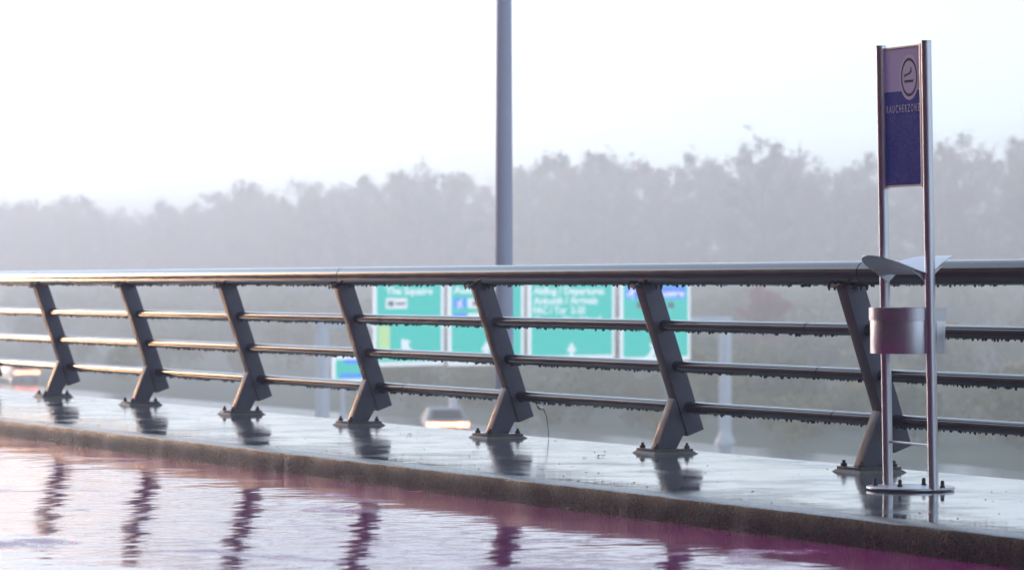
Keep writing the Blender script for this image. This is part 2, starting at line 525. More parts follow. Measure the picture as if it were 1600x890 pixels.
SCREWS = [(TRX - 0.045, 0.060), (TRX - 0.045, 0.115), (TRX + 0.030, -0.075), (TRX + 0.030, -0.130)]
for k in KP:
    p = link('post', post_me, railing, (0, k * SP, 0))
    link('foot', foot_me, p)
    link('base_plate', plate_me, p)
    link('grout_bed', grout_me, p)
    for (bx_, by_) in ((-0.098, -0.088), (0.098, -0.088), (-0.098, 0.088), (0.098, 0.088)):
        b = link('bolt', bolt_me, p, (bx_, by_, 0.030)); b.rotation_euler = (0, 0, random.uniform(0, 1))
    link('head_plate', head_me, p)
    for (sx_, sy_) in SCREWS:
        link('screw', screw_me, p, (sx_, sy_, 0.985))

def drops(x, z, r, y0, y1, seed, per_m=55, big=1.0):
    rr = random.Random(seed)
    b = MB(); y = y0
    while y < y1:
        y += rr.expovariate(per_m) * (2.2 if rr.random() < 0.12 else 0.85)
        s = rr.choice((0.0028, 0.0035, 0.004, 0.0045, 0.0052, 0.007)) * big
        ln = s * rr.uniform(1.4, 2.4)
        a = rr.gauss(0, 0.18)
        cx, cz = x + math.sin(a) * r, z - math.cos(a) * r + 0.001
        n = 5
        vs = []
        for (q, hh) in ((1.0, 0.0), (0.95, 0.5), (0.6, 0.86)):
            vs += [(cx + s * q * math.cos(6.283 * t / n), y + s * q * math.sin(6.283 * t / n), cz - ln * hh) for t in range(n)]
        vs.append((cx, y, cz - ln))
        fs = [(i * n + t, i * n + (t + 1) % n, (i + 1) * n + (t + 1) % n, (i + 1) * n + t) for i in range(2) for t in range(n)]
        fs += [(2 * n + t, 2 * n + (t + 1) % n, 3 * n) for t in range(n)]
        b.add(vs, fs)
    return b
def rail_run(name, x, z, r, joints, seed, n=28):
    ys = [KP[0] * SP - 0.5] + [j - Y7 for j in joints] + [KP[-1] * SP + 0.5]
    for i in range(len(ys) - 1):
        a, b_ = ys[i] + 0.002, ys[i + 1] - 0.002
        mb = MB()
        m = max(2, int((b_ - a) / 0.5))
        mb.tube([(x, a, z), (x, a + 0.003, z)] + [(x, a + (b_ - a) * t / m, z) for t in range(1, m)] + [(x, b_ - 0.003, z), (x, b_, z)],
                [r - 0.003] + [r] * (m + 1) + [r - 0.003], n)
        o = mb.build(name, 'rail_paint', railing)
        if i < len(ys) - 2:
            MB().tube([(x, b_ - 0.004, z), (x, b_ + 0.008, z)], r - 0.0035, n).build('joint_ring', 'joint_rubber', o)
        lo, hi = max(a, -2.6), min(b_, 15.0)
        if hi > lo:
            tag(drops(x, z, r, lo, hi, seed + i).build('water_drops', 'water_drop', o), kind='stuff')
rail_run('top_rail', TRX, TRZ, TRR, (14.47, 21.10, 27.66, 34.2, 40.8, 47.3), 100, 40)
for (x, z, j, sd) in ((9.430, 0.740, 20.655, 200), (9.513, 0.503, 20.67, 300), (9.596, 0.266, 20.65, 400)):
    rail_run('middle_rail', x - XP, z, 0.0325, (j - 5.47, j, j + 6.5, j + 13.0, j + 19.5, j + 26.0), sd)

# small shackle with a dangling wire on the fifth post
sh = tag(empty('wire_loop', (9.66, 18.79, 0.2)), 'thin steel wire dangling from a small shackle on a railing post', 'wire')
sb = MB()
sb.tube([(0.022 * math.cos(t * 0.63), -0.02, 0.01 + 0.026 * math.sin(t * 0.63)) for t in range(11)], 0.006, 8)
sb.tube([(-0.022, -0.036, 0.0), (0.026, -0.012, -0.012)], 0.007, 8)
sb.build('shackle', 'stainless', sh)
MB().tube([(0.02, -0.02, -0.012), (0.045, -0.015, -0.06), (0.062, 0.0, -0.12), (0.075, 0.012, -0.196)], 0.0026, 6).build('wire', 'bolt_steel', sh)

# ------------------------------------------------------------------ smoking-area stand: two poles, sign, rain cover, ashtray
PL, PR = Vector((8.820, 13.484)), Vector((8.820, 13.097))
cx, cy = (PL.x + PR.x) / 2, (PL.y + PR.y) / 2
stand = tag(empty('smoking_stand', (cx, cy, 0)), 'stainless two-pole smoking point with blue sign, rain cover and round ashtray', 'ashtray stand')
HY = 0.1935
LEAN = math.radians(0.0)
def lean(z):           # the stand leans slightly towards the road
    return -0.0195 * z
PH = 2.115
def pole(yc):
    b = MB()
    b.tube([(lean(z), yc, z) for z in (0.010, 0.6, 1.2, 1.8, PH)], 0.0245, 20)
    return b
for yc in (HY, -HY):
    p = pole(yc).build('pole', 'stainless', stand)
    MB().tube([(lean(PH), yc, PH + 0.0005), (lean(PH), yc, PH + 0.006)], 0.0255, 20).build('cap', 'stainless', p)
    # channel holding the panel
    s = -1 if yc > 0 else 1
    cb = MB()
    ya, yb = sorted((yc + s * 0.022, yc + s * 0.037))
    z0, z1 = 1.435, PH - 0.004
    cb.add([(lean(z0) - 0.017, ya, z0), (lean(z0) + 0.017, ya, z0), (lean(z0) + 0.017, yb, z0), (lean(z0) - 0.017, yb, z0),
            (lean(z1) - 0.017, ya, z1), (lean(z1) + 0.017, ya, z1), (lean(z1) + 0.017, yb, z1), (lean(z1) - 0.017, yb, z1)],
           [(3, 2, 1, 0), (4, 5, 6, 7), (0, 1, 5, 4), (1, 2, 6, 5), (2, 3, 7, 6), (3, 0, 4, 7)])
    cb.build('panel_channel', 'stainless', p, bevel=0.002)
# base disc
disc = MB().lathe([(0.208, 0.006), (0.210, 0.008), (0.210, 0.014), (0.207, 0.017), (0.02, 0.0172)], 48).build('base_disc', 'stainless', stand)
for (bx_, by_) in ((0.115, 0.06), (-0.06, 0.0), (0.07, -0.165), (-0.115, 0.13)):
    MB().lathe([(0.013, 0.0), (0.013, 0.006), (0.0095, 0.008), (0.0095, 0.026), (0.006, 0.034)], 10).build('anchor_bolt', 'bolt_steel', disc, (bx_, by_, 0.0168))
MB().tube([(lean(0.22), -HY + 0.02, 0.218), (lean(0.22), HY - 0.02, 0.222)], 0.0065, 10).build('cross_bar', 'stainless', stand)
# sign panel: local plane y-z, facing the road (-x)
sgx = -0.007
SW = 0.3125; SZ0, SZ1 = 1.448, 2.098
def sgp(u, v, off=0.0):            # u: 0 far edge .. 1 near edge (left to right in view), v: 0 top .. 1 bottom
    z = SZ1 + (SZ0 - SZ1) * v
    return Vector((lean(z) + sgx - off, SW / 2 - SW * u, z))
def sheet(name, pts_uv, off, th, m, parent):
    b = MB(); n = len(pts_uv)
    b.add([sgp(u, v, off) for u, v in pts_uv] + [sgp(u, v, off - th) for u, v in pts_uv],
          [tuple(range(n)), tuple(range(2 * n - 1, n - 1, -1))] + [(i, i + n, (i + 1) % n + n, (i + 1) % n) for i in range(n)])
    return b.build(name, m, parent, smooth=False)
panel = sheet('sign_panel', [(0, 0.315), (1, 0.315), (1, 1), (0, 1)], 0.0, 0.014, 'sign_blue', stand)
sheet('panel_header', [(0, 0), (1, 0), (1, 0.315), (0, 0.315)], 0.0, 0.014, 'sign_lilac', panel)
for (v0, v1) in ((-0.012, 0.0), (1.0, 1.013)):
    sheet('panel_edge', [(0, v0), (1, v0), (1, v1), (0, v1)], 0.004, 0.022, 'stainless', panel)
def ell(cu, cv, ru, rv, n=40):
    return [(cu + ru * math.cos(2 * math.pi * t / n), cv + rv * math.sin(2 * math.pi * t / n)) for t in range(n)]
CU, CV = 0.685, 0.218
sheet('logo_disc', ell(CU, CV, 0.262, 0.166), 0.0010, 0.0008, 'sign_ring', panel)
def ringmesh(name, r0, r1, off, m):
    n = 48; b = MB()
    A = ell(CU, CV, *r0, n); B = ell(CU, CV, *r1, n)
    b.add([sgp(u, v, off) for u, v in A] + [sgp(u, v, off) for u, v in B], [(i, (i + 1) % n, (i + 1) % n + n, i + n) for i in range(n)])
    return b.build(name, m, panel, smooth=False)
ringmesh('logo_ring', (0.222, 0.140), (0.190, 0.120), 0.0016, 'sign_ink')
sheet('cigarette', [(0.56, 0.238), (0.80, 0.238), (0.80, 0.256), (0.56, 0.256)], 0.0018, 0.0005, 'sign_ink', panel)
sm = [(0.555, 0.212), (0.575, 0.203), (0.64, 0.197), (0.70, 0.190), (0.735, 0.176), (0.74, 0.150)]
w = 0.013
up = [(u - 0.012, v - w * 0.45) for u, v in sm]; dn = [(u + 0.018, v + w * 0.45) for u, v in sm]
b = MB(); n = len(sm)
b.add([sgp(u, v, 0.0018) for u, v in up] + [sgp(u, v, 0.0018) for u, v in dn], [(i, i + 1, i + 1 + n, i + n) for i in range(n - 1)])
b.build('smoke_line', 'sign_ink', panel, smooth=False)
tp = sgp(0.5, 0.470, 0.0012)
tx = text('lettering', 'R A U C H E R Z O N E', 0.052, 'sign_white', panel, tp, (math.radians(90), 0, math.radians(-90)), sx=1.0, align='CENTER', extrude=0.0004, bold=0.0004)
wd = max(v.co.x for v in tx.data.vertices) - min(v.co.x for v in tx.data.vertices)
tx.scale = (SW * 0.90 / wd, 1.0, 1)
# back of the panel is the same sheet; rain cover: round sheet bent into a shallow trough along the pole line
CR = 0.222
def cov(r, a):
    u = r * math.cos(a); v_ = r * math.sin(a)           # u across (x), v along (y)
    t = abs(u) / CR
    h = t ** 1.25 if u < 0 else 1 - max(0.0, 1 - t) ** 2.3
    return (lean(1.03) + u * 0.985, v_ * 0.92, 1.026 + 0.088 * h)
b = MB(); nr, na = 10, 56
vs = []
for i in range(nr + 1):
    for k in range(na):
        vs.append(cov(CR * i / nr if i else 0.0001, 2 * math.pi * k / na))
fs = [(i * na + k, i * na + (k + 1) % na, (i + 1) * na + (k + 1) % na, (i + 1) * na + k) for i in range(nr) for k in range(na)]
nv = len(vs)
vs += [(x, y, z - 0.003) for x, y, z in vs]
fs += [tuple(nv + j for j in reversed(f)) for f in fs]
fs += [(nr * na + k, nr * na + (k + 1) % na, nv + nr * na + (k + 1) % na, nv + nr * na + k) for k in range(na)]
b.add(vs, fs)
cover = b.build('rain_cover', 'stainless_sheet', stand, angle=50)
for yc in (HY, -HY):
    y0_, y1_ = sorted((yc * 0.86, yc * 0.86 - 0.004))
    MB().prism([(lean(1.0), 0.985), (lean(1.0) + 0.09, 1.066), (lean(1.0), 1.022), (lean(1.0) - 0.09, 1.046)], 'y', y0_, y1_).build('cover_bracket', 'stainless_sheet', cover, smooth=False)
# ashtray drum: round on the road side, flat service door towards the near side
bx0 = lean(0.7)
AR = 0.186
def plan(R):
    pts = []
    for k in range(0, 29):
        a = math.radians(62 + (272 - 62) * k / 28)       # far side round over the road side to the door
        pts.append((bx0 + R * math.cos(a), R * math.sin(a)))
    pts += [(bx0 + R * 0.20, -R * 0.955), (bx0 + R * 0.80, -R * 0.56), (bx0 + R * 0.97, -R * 0.18), (bx0 + R * 0.97, R * 0.2), (bx0 + R * 0.75, R * 0.62)]
    return pts
AZ0, AZ1, AZ2 = 0.648, 0.808, 0.866
drum = MB().prism(plan(AR - 0.006), 'z', AZ0, AZ1).build('ashtray_drum', 'stainless', stand, bevel=0.0025, angle=28)
lid = MB()
pl_o, pl_i = plan(AR), plan(AR - 0.012)
n = len(pl_o)
lid.add([(x, y, AZ1 - 0.002) for x, y in pl_o] + [(x, y, AZ2) for x, y in pl_o] + [(x, y, AZ2) for x, y in pl_i] + [(x, y, AZ1 + 0.01) for x, y in pl_i],
        [(i, (i + 1) % n, (i + 1) % n + n, i + n) for i in range(n)] + [(i + n, (i + 1) % n + n, (i + 1) % n + 2 * n, i + 2 * n) for i in range(n)]
        + [(i + 2 * n, (i + 1) % n + 2 * n, (i + 1) % n + 3 * n, i + 3 * n) for i in range(n)] + [tuple(range(3 * n, 4 * n)), tuple(range(n - 1, -1, -1))])
lid.build('ashtray_rim', 'stainless', drum, angle=28)
# door seam strips and the little white sticker
def on_plan(t0, t1, z0, z1, off, m, name):
    a = Vector((bx0 + (AR - 0.006) * 0.20, -(AR - 0.006) * 0.955)); c = Vector((bx0 + (AR - 0.006) * 0.80, -(AR - 0.006) * 0.56))
    d = (c - a).normalized(); nn = Vector((d.y, -d.x)); ln = (c - a).length
    p0 = a + d * ln * t0; p1 = a + d * ln * t1
    b = MB()
    q = [p0 + nn * off, p1 + nn * off, p1 - nn * 0.001, p0 - nn * 0.001]
    b.prism([tuple(v) for v in q], 'z', z0, z1)
    return b.build(name, m, drum, smooth=False)
on_plan(0.12, 0.145, AZ0 + 0.004, AZ1 - 0.006, 0.0006, 'joint_rubber', 'door_seam')
on_plan(0.80, 0.94, AZ0 + 0.006, AZ0 + 0.085, 0.0012, 'sticker', 'sticker')

# ------------------------------------------------------------------ leaves and bits lying on the pavement
lm = MB()
lm.add([(-0.03, 0, 0.002), (-0.01, 0.016, 0.010), (0.015, 0.014, 0.004), (0.034, 0, 0.012), (0.012, -0.015, 0.003), (-0.012, -0.014, 0.011), (0, 0, 0.006)],
       [(0, 1, 6), (1, 2, 6), (2, 3, 6), (3, 4, 6), (4, 5, 6), (5, 0, 6)])
leaf_me = lm.mesh('fallen_leaf', 'dead_leaf', smooth=False)
for (x, y, s, lab) in ((8.942, 16.63, 1.0, 'brown curled leaf on the wet pavement right of the dangling wire'),
                       (8.796, 16.55, 0.55, 'tiny brown leaf scrap just left of the curled leaf'),
                       (9.135, 19.61, 0.9, 'flat dark leaf on wet pavement in front of the glowing tail lights')):
    o = link('fallen_leaf', leaf_me, None, (x, y, 0.001)); o.scale = (s, s, s); o.rotation_euler = (0, 0, x * 40)
    tag(o, lab, 'leaf')

gr = MB(); rg = random.Random(5)
for _ in range(420):
    x = KX + KW + 0.03 + 2.0 * rg.random() ** 1.4; y = rg.uniform(9, 34); q = rg.uniform(0.002, 0.0055); a = rg.uniform(0, 3.1)
    ca, sa = math.cos(a) * q, math.sin(a) * q
    gr.add([(x + ca * 1.4, y + sa * 1.4, 0.0), (x - sa, y + ca, 0.0), (x - ca * 1.2, y - sa * 1.2, 0.0), (x + sa, y - ca, 0.0), (x, y, q * 0.8)],
           [(0, 1, 4), (1, 2, 4), (2, 3, 4), (3, 0, 4), (3, 2, 1, 0)])
tag(gr.build('grit', 'dead_leaf', smooth=False), 'scattered dark grit and leaf crumbs on the wet pavement', 'grit', kind='stuff')

# ------------------------------------------------------------------ tall lamp post beyond the pavement
lx, ly = place(787.5, 38.0)
lp = tag(empty('lamp_post', (lx, ly, LOW)), 'tall grey tapering lamp post rising behind the railing', 'lamp post')
MB().tube([(0, 0, 0), (0, 0, 5.0), (0, 0, 10.0), (0, 0, 13.5)], [0.135, 0.112, 0.088, 0.070], 20).build('pole', 'lamp_paint', lp)
MB().lathe([(0.26, 0.0), (0.26, 0.04), (0.16, 0.06), (0.15, 0.35), (0.14, 0.37)], 20).build('base_collar', 'lamp_paint', lp)
arm = MB(); arm.tube([(0, 0, 13.4), (0.1, 0, 13.9), (0.5, 0, 14.2), (1.3, 0, 14.3)], [0.06, 0.055, 0.045, 0.04], 12)
arm.build('arm', 'lamp_paint', lp)
hd = MB().prism([(1.25, 14.26), (1.3, 14.38), (1.8, 14.40), (2.15, 14.32), (2.15, 14.26)], 'y', -0.16, 0.16).build('lamp_head', 'lamp_paint', lp, bevel=0.02)
MB().box(1.4, 2.05, -0.12, 0.12, 14.245, 14.259).build('lamp_lens', 'lamp_glass', hd)

# ------------------------------------------------------------------ sign gantry over the lower road
GL, GR = Vector(place(503, 122.0)), Vector(place(1133, 138.0))
gdir = (GR - GL); GWID = gdir.length; gang = math.atan2(gdir.y, gdir.x)
gantry = tag(empty('sign_gantry', (GL.x, GL.y, LOW), gang), 'white portal gantry spanning the lower road behind the signs', 'gantry')
BZ = 5.15
def gu(x):            # column in the photo -> distance along the gantry
    lo, hi = -3.0, GWID + 3.0
    for _ in range(40):
        m = (lo + hi) / 2
        P = GL + gdir.normalized() * m
        d = P.x * S_ + P.y * C_; l = P.x * C_ - P.y * S_
        if 800 + F_PX * l / d < x: lo = m
        else: hi = m
    return lo
def gz(u, y):         # row in the photo -> height above the lower road
    P = GL + gdir.normalized() * u
    d = P.x * S_ + P.y * C_
    return ZC - (y - 444.0) / F_PX * d - LOW
for u in (0.0, GWID):
    g = MB().box(u - 0.19, u + 0.19, -0.19, 0.19, 0.3, BZ - 0.16).build('leg', 'gantry_white', gantry, bevel=0.03)
    MB().lathe([(0.42, 0.0), (0.42, 0.12), (0.26, 0.42), (0.24, 0.55)], 16, (u, 0, 0)).build('leg_base', 'gantry_white', g)
MB().box(-0.25, GWID + 0.25, -0.17, 0.17, BZ - 0.155, BZ + 0.15).build('beam', 'gantry_white', gantry, bevel=0.03)
ROT = (math.radians(90), 0, 0)
def sign(x0, x1, y0, y1, label, small=False):
    u0, u1 = gu(x0), gu(x1)
    uc = (u0 + u1) / 2
    z1, z0 = gz(uc, y0), gz(uc, y1)
    P = GL + gdir.normalized() * uc
    yo = -0.30
    o = empty('road_sign', (P.x + math.sin(gang) * -yo, P.y + math.cos(gang) * yo, LOW), gang)
    tag(o, label, 'road sign')
    hw = (u1 - u0) / 2
    MB().box(-hw, hw, 0.0, 0.05, z0, z1).build('sign_board', 'traffic_white', o, bevel=0.01)
    face = MB().box(-hw + 0.16, hw - 0.16, -0.012, -0.0005, z0 + 0.16, z1 - 0.16).build('sign_face', 'traffic_green', o, smooth=False)
    for s in (-0.6, 0.6):
        MB().box(s * hw - 0.05, s * hw + 0.05, 0.0505, 0.13, z0 + 0.1, z1 - 0.1).build('stiffener', 'panel_back', o)
    def U(x): return gu(x) - uc
    def Z(y): return gz(uc, y)
    return o, face, U, Z
def rect(face, U, Z, x0, x1, y0, y1, m, name, off=0.0):
    return MB().box(U(x0), U(x1), -0.022 - off, -0.013 - off, Z(y1), Z(y0)).build(name, m, face, smooth=False)
def arrow(face, U, Z, x, y, h, ang, m='traffic_white'):
    """h: length in px; ang: degrees from up, positive to the right"""
    u, z = U(x), Z(y); s = abs(U(x + h) - U(x))
    a = math.radians(ang)
    pts = [(-0.11, -0.5), (0.11, -0.5), (0.11, 0.05), (0.36, 0.05), (0, 0.5), (-0.36, 0.05), (-0.11, 0.05)]
    P = [(u + s * (px * math.cos(a) + pz * math.sin(a)), z + s * (-px * math.sin(a) + pz * math.cos(a))) for px, pz in pts]
    return MB().prism(P, 'y', -0.022, -0.013).build('arrow', m, face, smooth=False)
def plane_icon(face, U, Z, x, y, h, ang=30):
    u, z = U(x), Z(y); s = abs(U(x + h) - U(x)); a = math.radians(ang)
    pts = [(0, .5), (.08, .38), (.08, .12), (.48, -.12), (.48, -.22), (.08, -.08), (.06, -.34), (.2, -.44), (.2, -.5), (-.2, -.5), (-.2, -.44), (-.06, -.34), (-.08, -.08), (-.48, -.22), (-.48, -.12), (-.08, .12), (-.08, .38)]
    P = [(u + s * (px * math.cos(a) + pz * math.sin(a)), z + s * (-px * math.sin(a) + pz * math.cos(a))) for px, pz in pts]
    return MB().prism(P, 'y', -0.034, -0.0235).build('plane_symbol', 'traffic_white', face, smooth=False)
def line(face, U, Z, x0, x1, y, size_px, body):
    sz = abs(Z(y + size_px) - Z(y)) * 1.38
    t = text('lettering', body, sz, 'traffic_white', face, (U(x0), -0.016, Z(y)), ROT, extrude=0.004, bold=0.010)
    wd = max(v.co.x for v in t.data.vertices)
    t.scale = ((U(x1) - U(x0)) / wd, 1, 1)
    return t
# board above the left carriageway lane
o, f, U, Z = sign(575, 685, 421, 570, 'leftmost green road sign on the gantry with arrow slanting left')
line(f, U, Z, 594, 667, 458.5, 11.5, 'The Squaire')
r = rect(f, U, Z, 594, 627, 464.5, 480.5, 'traffic_white', 'symbol_field')
rect(f, U, Z, 597, 606, 469, 477, 'traffic_grey', 'symbol', 0.010); rect(f, U, Z, 609, 624, 471, 475, 'traffic_grey', 'symbol', 0.010)
arrow(f, U, Z, 627, 541, 26, -45)
rect(f, U, Z, 582, 600, 507, 558, 'traffic_yellow', 'colour_field')
o, f, U, Z = sign(692, 810, 421, 569, 'green road sign with blue plane fields, half hidden by a railing post')
line(f, U, Z, 700, 738, 457.0, 11.0, 'Ausfa'); line(f, U, Z, 740, 772, 457.0, 11.0, 'hrt')
rect(f, U, Z, 700, 719, 465, 480, 'traffic_blue', 'symbol_field'); plane_icon(f, U, Z, 709.5, 472.5, 12, 35)
rect(f, U, Z, 722, 741, 465, 480, 'traffic_white', 'symbol_field'); rect(f, U, Z, 729, 736, 469, 476, 'traffic_grey', 'symbol', 0.010)
rect(f, U, Z, 700, 719, 488, 502, 'traffic_blue', 'symbol_field'); rect(f, U, Z, 722, 741, 488, 502, 'traffic_white', 'symbol_field')
arrow(f, U, Z, 751, 548, 24, 0)
o, f, U, Z = sign(817, 952, 421, 560, 'green road sign listing departures and arrivals with arrow straight up')
line(f, U, Z, 825, 935, 458.5, 11.5, 'Abflug / Departures')
line(f, U, Z, 825, 925, 473.5, 11.5, 'Ankunft / Arrivals')
line(f, U, Z, 824, 905, 488.5, 11.5, 'FAC / Tor  2-20')
line(f, U, Z, 825, 930, 503.5, 11.5, 'Cargo City Nord')
arrow(f, U, Z, 884, 549, 22, 0)
o, f, U, Z = sign(961, 1070, 421, 562, 'rightmost green road sign with blue heading and arrow slanting right')
rect(f, U, Z, 969, 1062, 446, 465, 'traffic_blue', 'heading_field'); plane_icon(f, U, Z, 978, 455, 15, 60)
t = line(f, U, Z, 1008, 1060, 461.5, 10, 'Squaire'); t.location.y = -0.026
rect(f, U, Z, 986, 994, 471, 480, 'traffic_grey', 'symbol'); rect(f, U, Z, 1035, 1044, 471, 480, 'traffic_grey', 'symbol')
arrow(f, U, Z, 1011, 548, 28, 45)
# small low board beside the left leg
o, f, U, Z = sign(511, 574, 553, 597, 'small green road sign with blue bands beside the left gantry leg')
rect(f, U, Z, 529, 556, 560, 566, 'traffic_blue', 'heading_field'); rect(f, U, Z, 522, 560, 582, 588, 'traffic_blue', 'text_band')
for uu in (530, 556):
    MB().box(U(uu) - 0.06, U(uu) + 0.06, 0.0505, 0.15, 0.0, Z(560)).build('support_post', 'gantry_white', o)

# ------------------------------------------------------------------ cars on the lower road, seen from behind with tail lamps lit
def car(x, y, rz, label):
    o = tag(empty('car', (x, y, LOW + 0.006), rz), label, 'car')
    # side profile (y forward, z up); rear at y=0
    prof = [(0.02, 0.30), (0.0, 0.55), (0.03, 0.86), (0.35, 0.95), (0.95, 1.38), (1.5, 1.44), (2.3, 1.40), (3.05, 0.98), (4.05, 0.84), (4.3, 0.62), (4.32, 0.30)]
    b = MB(); n = len(prof)
    def hw(z, y): return (0.90 if z < 0.95 else 0.90 - (z - 0.95) * 0.42) - (0.12 if y > 4.0 else 0.05 if y < 0.1 else 0)
    b.add([(-hw(z, y), y, z) for y, z in prof] + [(hw(z, y), y, z) for y, z in prof],
          [tuple(range(n)), tuple(range(2 * n - 1, n - 1, -1))] + [(i, i + n, (i + 1) % n + n, (i + 1) % n) for i in range(n)])
    body = b.build('body', 'car_silver', o, bevel=0.05, angle=40)
    rw = MB(); rw.add([(-0.66, 0.42, 0.99), (0.66, 0.42, 0.99), (0.58, 0.905, 1.34), (-0.58, 0.905, 1.34), (-0.66, 0.40, 1.01), (0.66, 0.40, 1.01), (0.58, 0.885, 1.36), (-0.58, 0.885, 1.36)],
                     [(3, 2, 1, 0), (4, 5, 6, 7), (0, 1, 5, 4), (1, 2, 6, 5), (2, 3, 7, 6), (3, 0, 4, 7)])
    rw.build('rear_window', 'car_glass', o, smooth=False)
    for s in (-1, 1):
        MB().box(s * 0.62 - 0.25, s * 0.62 + 0.25, -0.03, 0.06, 0.68, 0.86).build('tail_light', 'tail_light', o, bevel=0.02)
        for yy in (0.75, 3.45):
            w_ = MB().tube([(s * 0.70, yy, 0.32), (s * 0.885, yy, 0.32)], 0.32, 20).build('wheel', 'tyre', o)
            MB().tube([(s * 0.80, yy, 0.32), (s * 0.895, yy, 0.32)], 0.20, 14).build('rim', 'rim', w_)
    MB().box(-0.34, 0.34, -0.028, 0.05, 0.72, 0.84).build('light_bar', 'tail_light', o, bevel=0.01)
    MB().box(-0.26, 0.26, -0.035, 0.0, 0.52, 0.63).build('number_plate', 'plate_white', o)
    MB().box(-0.84, 0.84, -0.06, 0.08, 0.32, 0.48).build('bumper', 'car_silver', o, bevel=0.03)
    return o
x, y = place(700, 139.0); car(x, y, -0.36, 'silver car on the lower road, tail lamps glowing beside a post foot')
x, y = place(708, 152.0)
mp_ = tag(empty('marker_post', (x, y, LOW)), 'short white post standing just behind the glowing tail lamps', 'post')
MB().box(-0.15, 0.15, -0.15, 0.15, 0.0, 1.75).build('shaft', 'gantry_white', mp_, bevel=0.03)
MB().box(-0.19, 0.19, -0.19, 0.19, 1.752, 1.80).build('cap', 'gantry_white', mp_, bevel=0.01)
x, y = place(42, 222.0); car(x, y, 0.0, 'distant silver car on the lower road at the far left')

# ------------------------------------------------------------------ the wood beyond the lower road
def tree_meshes(seed, H, spread, bare):
    """tapered trunk with limbs and twigs; crown of many leaf faces round the twig ends; unit height H"""
    rr = random.Random(seed)
    tk = MB(); ends = []
    lean_x, lean_y = rr.uniform(-0.5, 0.5), rr.uniform(-0.5, 0.5)
    def tp_(t): return Vector((lean_x * t * t, lean_y * t * t, H * 0.93 * t))
    tk.tube([tp_(t) for t in (0, 0.25, 0.5, 0.75, 1.0)], [0.24, 0.19, 0.13, 0.07, 0.02], 7)
    nl = rr.randint(13, 17)
    for i in range(nl):
        t = 0.16 + 0.80 * (i + rr.random()) / nl
        p = tp_(t)
        a = i * 2.4 + rr.uniform(-0.5, 0.5)
        ln = spread * (0.55 + 0.75 * math.sin(math.pi * min(1, max(0.12, (t - 0.05) * 0.95)))) * rr.uniform(0.65, 1.15)
        el = 0.25 + 0.75 * t + rr.uniform(-0.15, 0.2)
        d = Vector((math.cos(a) * math.cos(el), math.sin(a) * math.cos(el), math.sin(el)))
        m = p + d * ln * 0.5; e = p + d * ln + Vector((0, 0, ln * 0.12))
        r0 = 0.10 * (1.15 - t)
        tk.tube([p, m, e], [r0, r0 * 0.6, 0.012], 5, caps=False)
        for j in range(rr.randint(5, 7)):
            q = p.lerp(e, rr.uniform(0.35, 1.0))
            dd = (d + Vector((rr.gauss(0, 0.6), rr.gauss(0, 0.6), rr.gauss(0.25, 0.4)))).normalized()
            l2 = rr.uniform(0.5, 1.5) * (0.6 + 0.4 * spread / 3)
            e2 = q + dd * l2
            tk.tube([q, q.lerp(e2, 0.5) + Vector((0, 0, 0.06)), e2], [0.03, 0.02, 0.008], 4, caps=False)
            ends.append((q, e2))
            for s in range(2):
                e3 = e2 + Vector((rr.gauss(0, 0.35), rr.gauss(0, 0.35), rr.uniform(0.1, 0.7)))
                tk.tube([q.lerp(e2, 0.6), e3], [0.016, 0.006], 3, caps=False)
                ends.append((e2, e3))
    cr = MB()
    vs = []; fs = []
    for (q, e) in ends:
        top = e.z / H
        if rr.random() < bare * max(0, (top - 0.45)) * 1.7:
            nlv = rr.randint(0, 5)
        else:
            nlv = rr.randint(18, 34)
        for _ in range(nlv):
            c = q.lerp(e, rr.uniform(0.2, 1.1)) + Vector((rr.gauss(0, 0.28), rr.gauss(0, 0.28), rr.gauss(0, 0.24)))
            s = rr.uniform(0.09, 0.21)
            u = Vector((rr.gauss(0, 1), rr.gauss(0, 1), rr.gauss(0, 0.6))).normalized()
            w_ = u.cross(Vector((rr.gauss(0, 1), rr.gauss(0, 1), rr.gauss(0, 1)))).normalized()
            k = len(vs)
            vs += [c - u * s * 1.3, c + w_ * s * 0.7, c + u * s * 1.3, c - w_ * s * 0.7]
            fs.append((k, k + 1, k + 2, k + 3))
    cr.add(vs, fs)
    return tk, cr
VAR = []
for sd, H, sprd, bare in ((1, 17, 3.4, 0.7), (2, 17, 3.9, 0.4), (3, 17, 3.0, 1.0), (4, 17, 4.2, 0.55), (5, 17, 3.5, 0.25), (6, 17, 2.7, 1.2)):
    tk, cr = tree_meshes(sd, H, sprd, bare)
    zs = sorted(v[2] for v in cr.v)
    VAR.append((tk.mesh('trunk', 'bark'), cr.mesh('crown', 'autumn_leaves', smooth=False), zs[-24]))
tk, cr = tree_meshes(11, 9.0, 2.4, 0.0)
RUS = (tk.mesh('trunk', 'bark'), cr.mesh('crown', 'russet_leaves', smooth=False), 9.0)

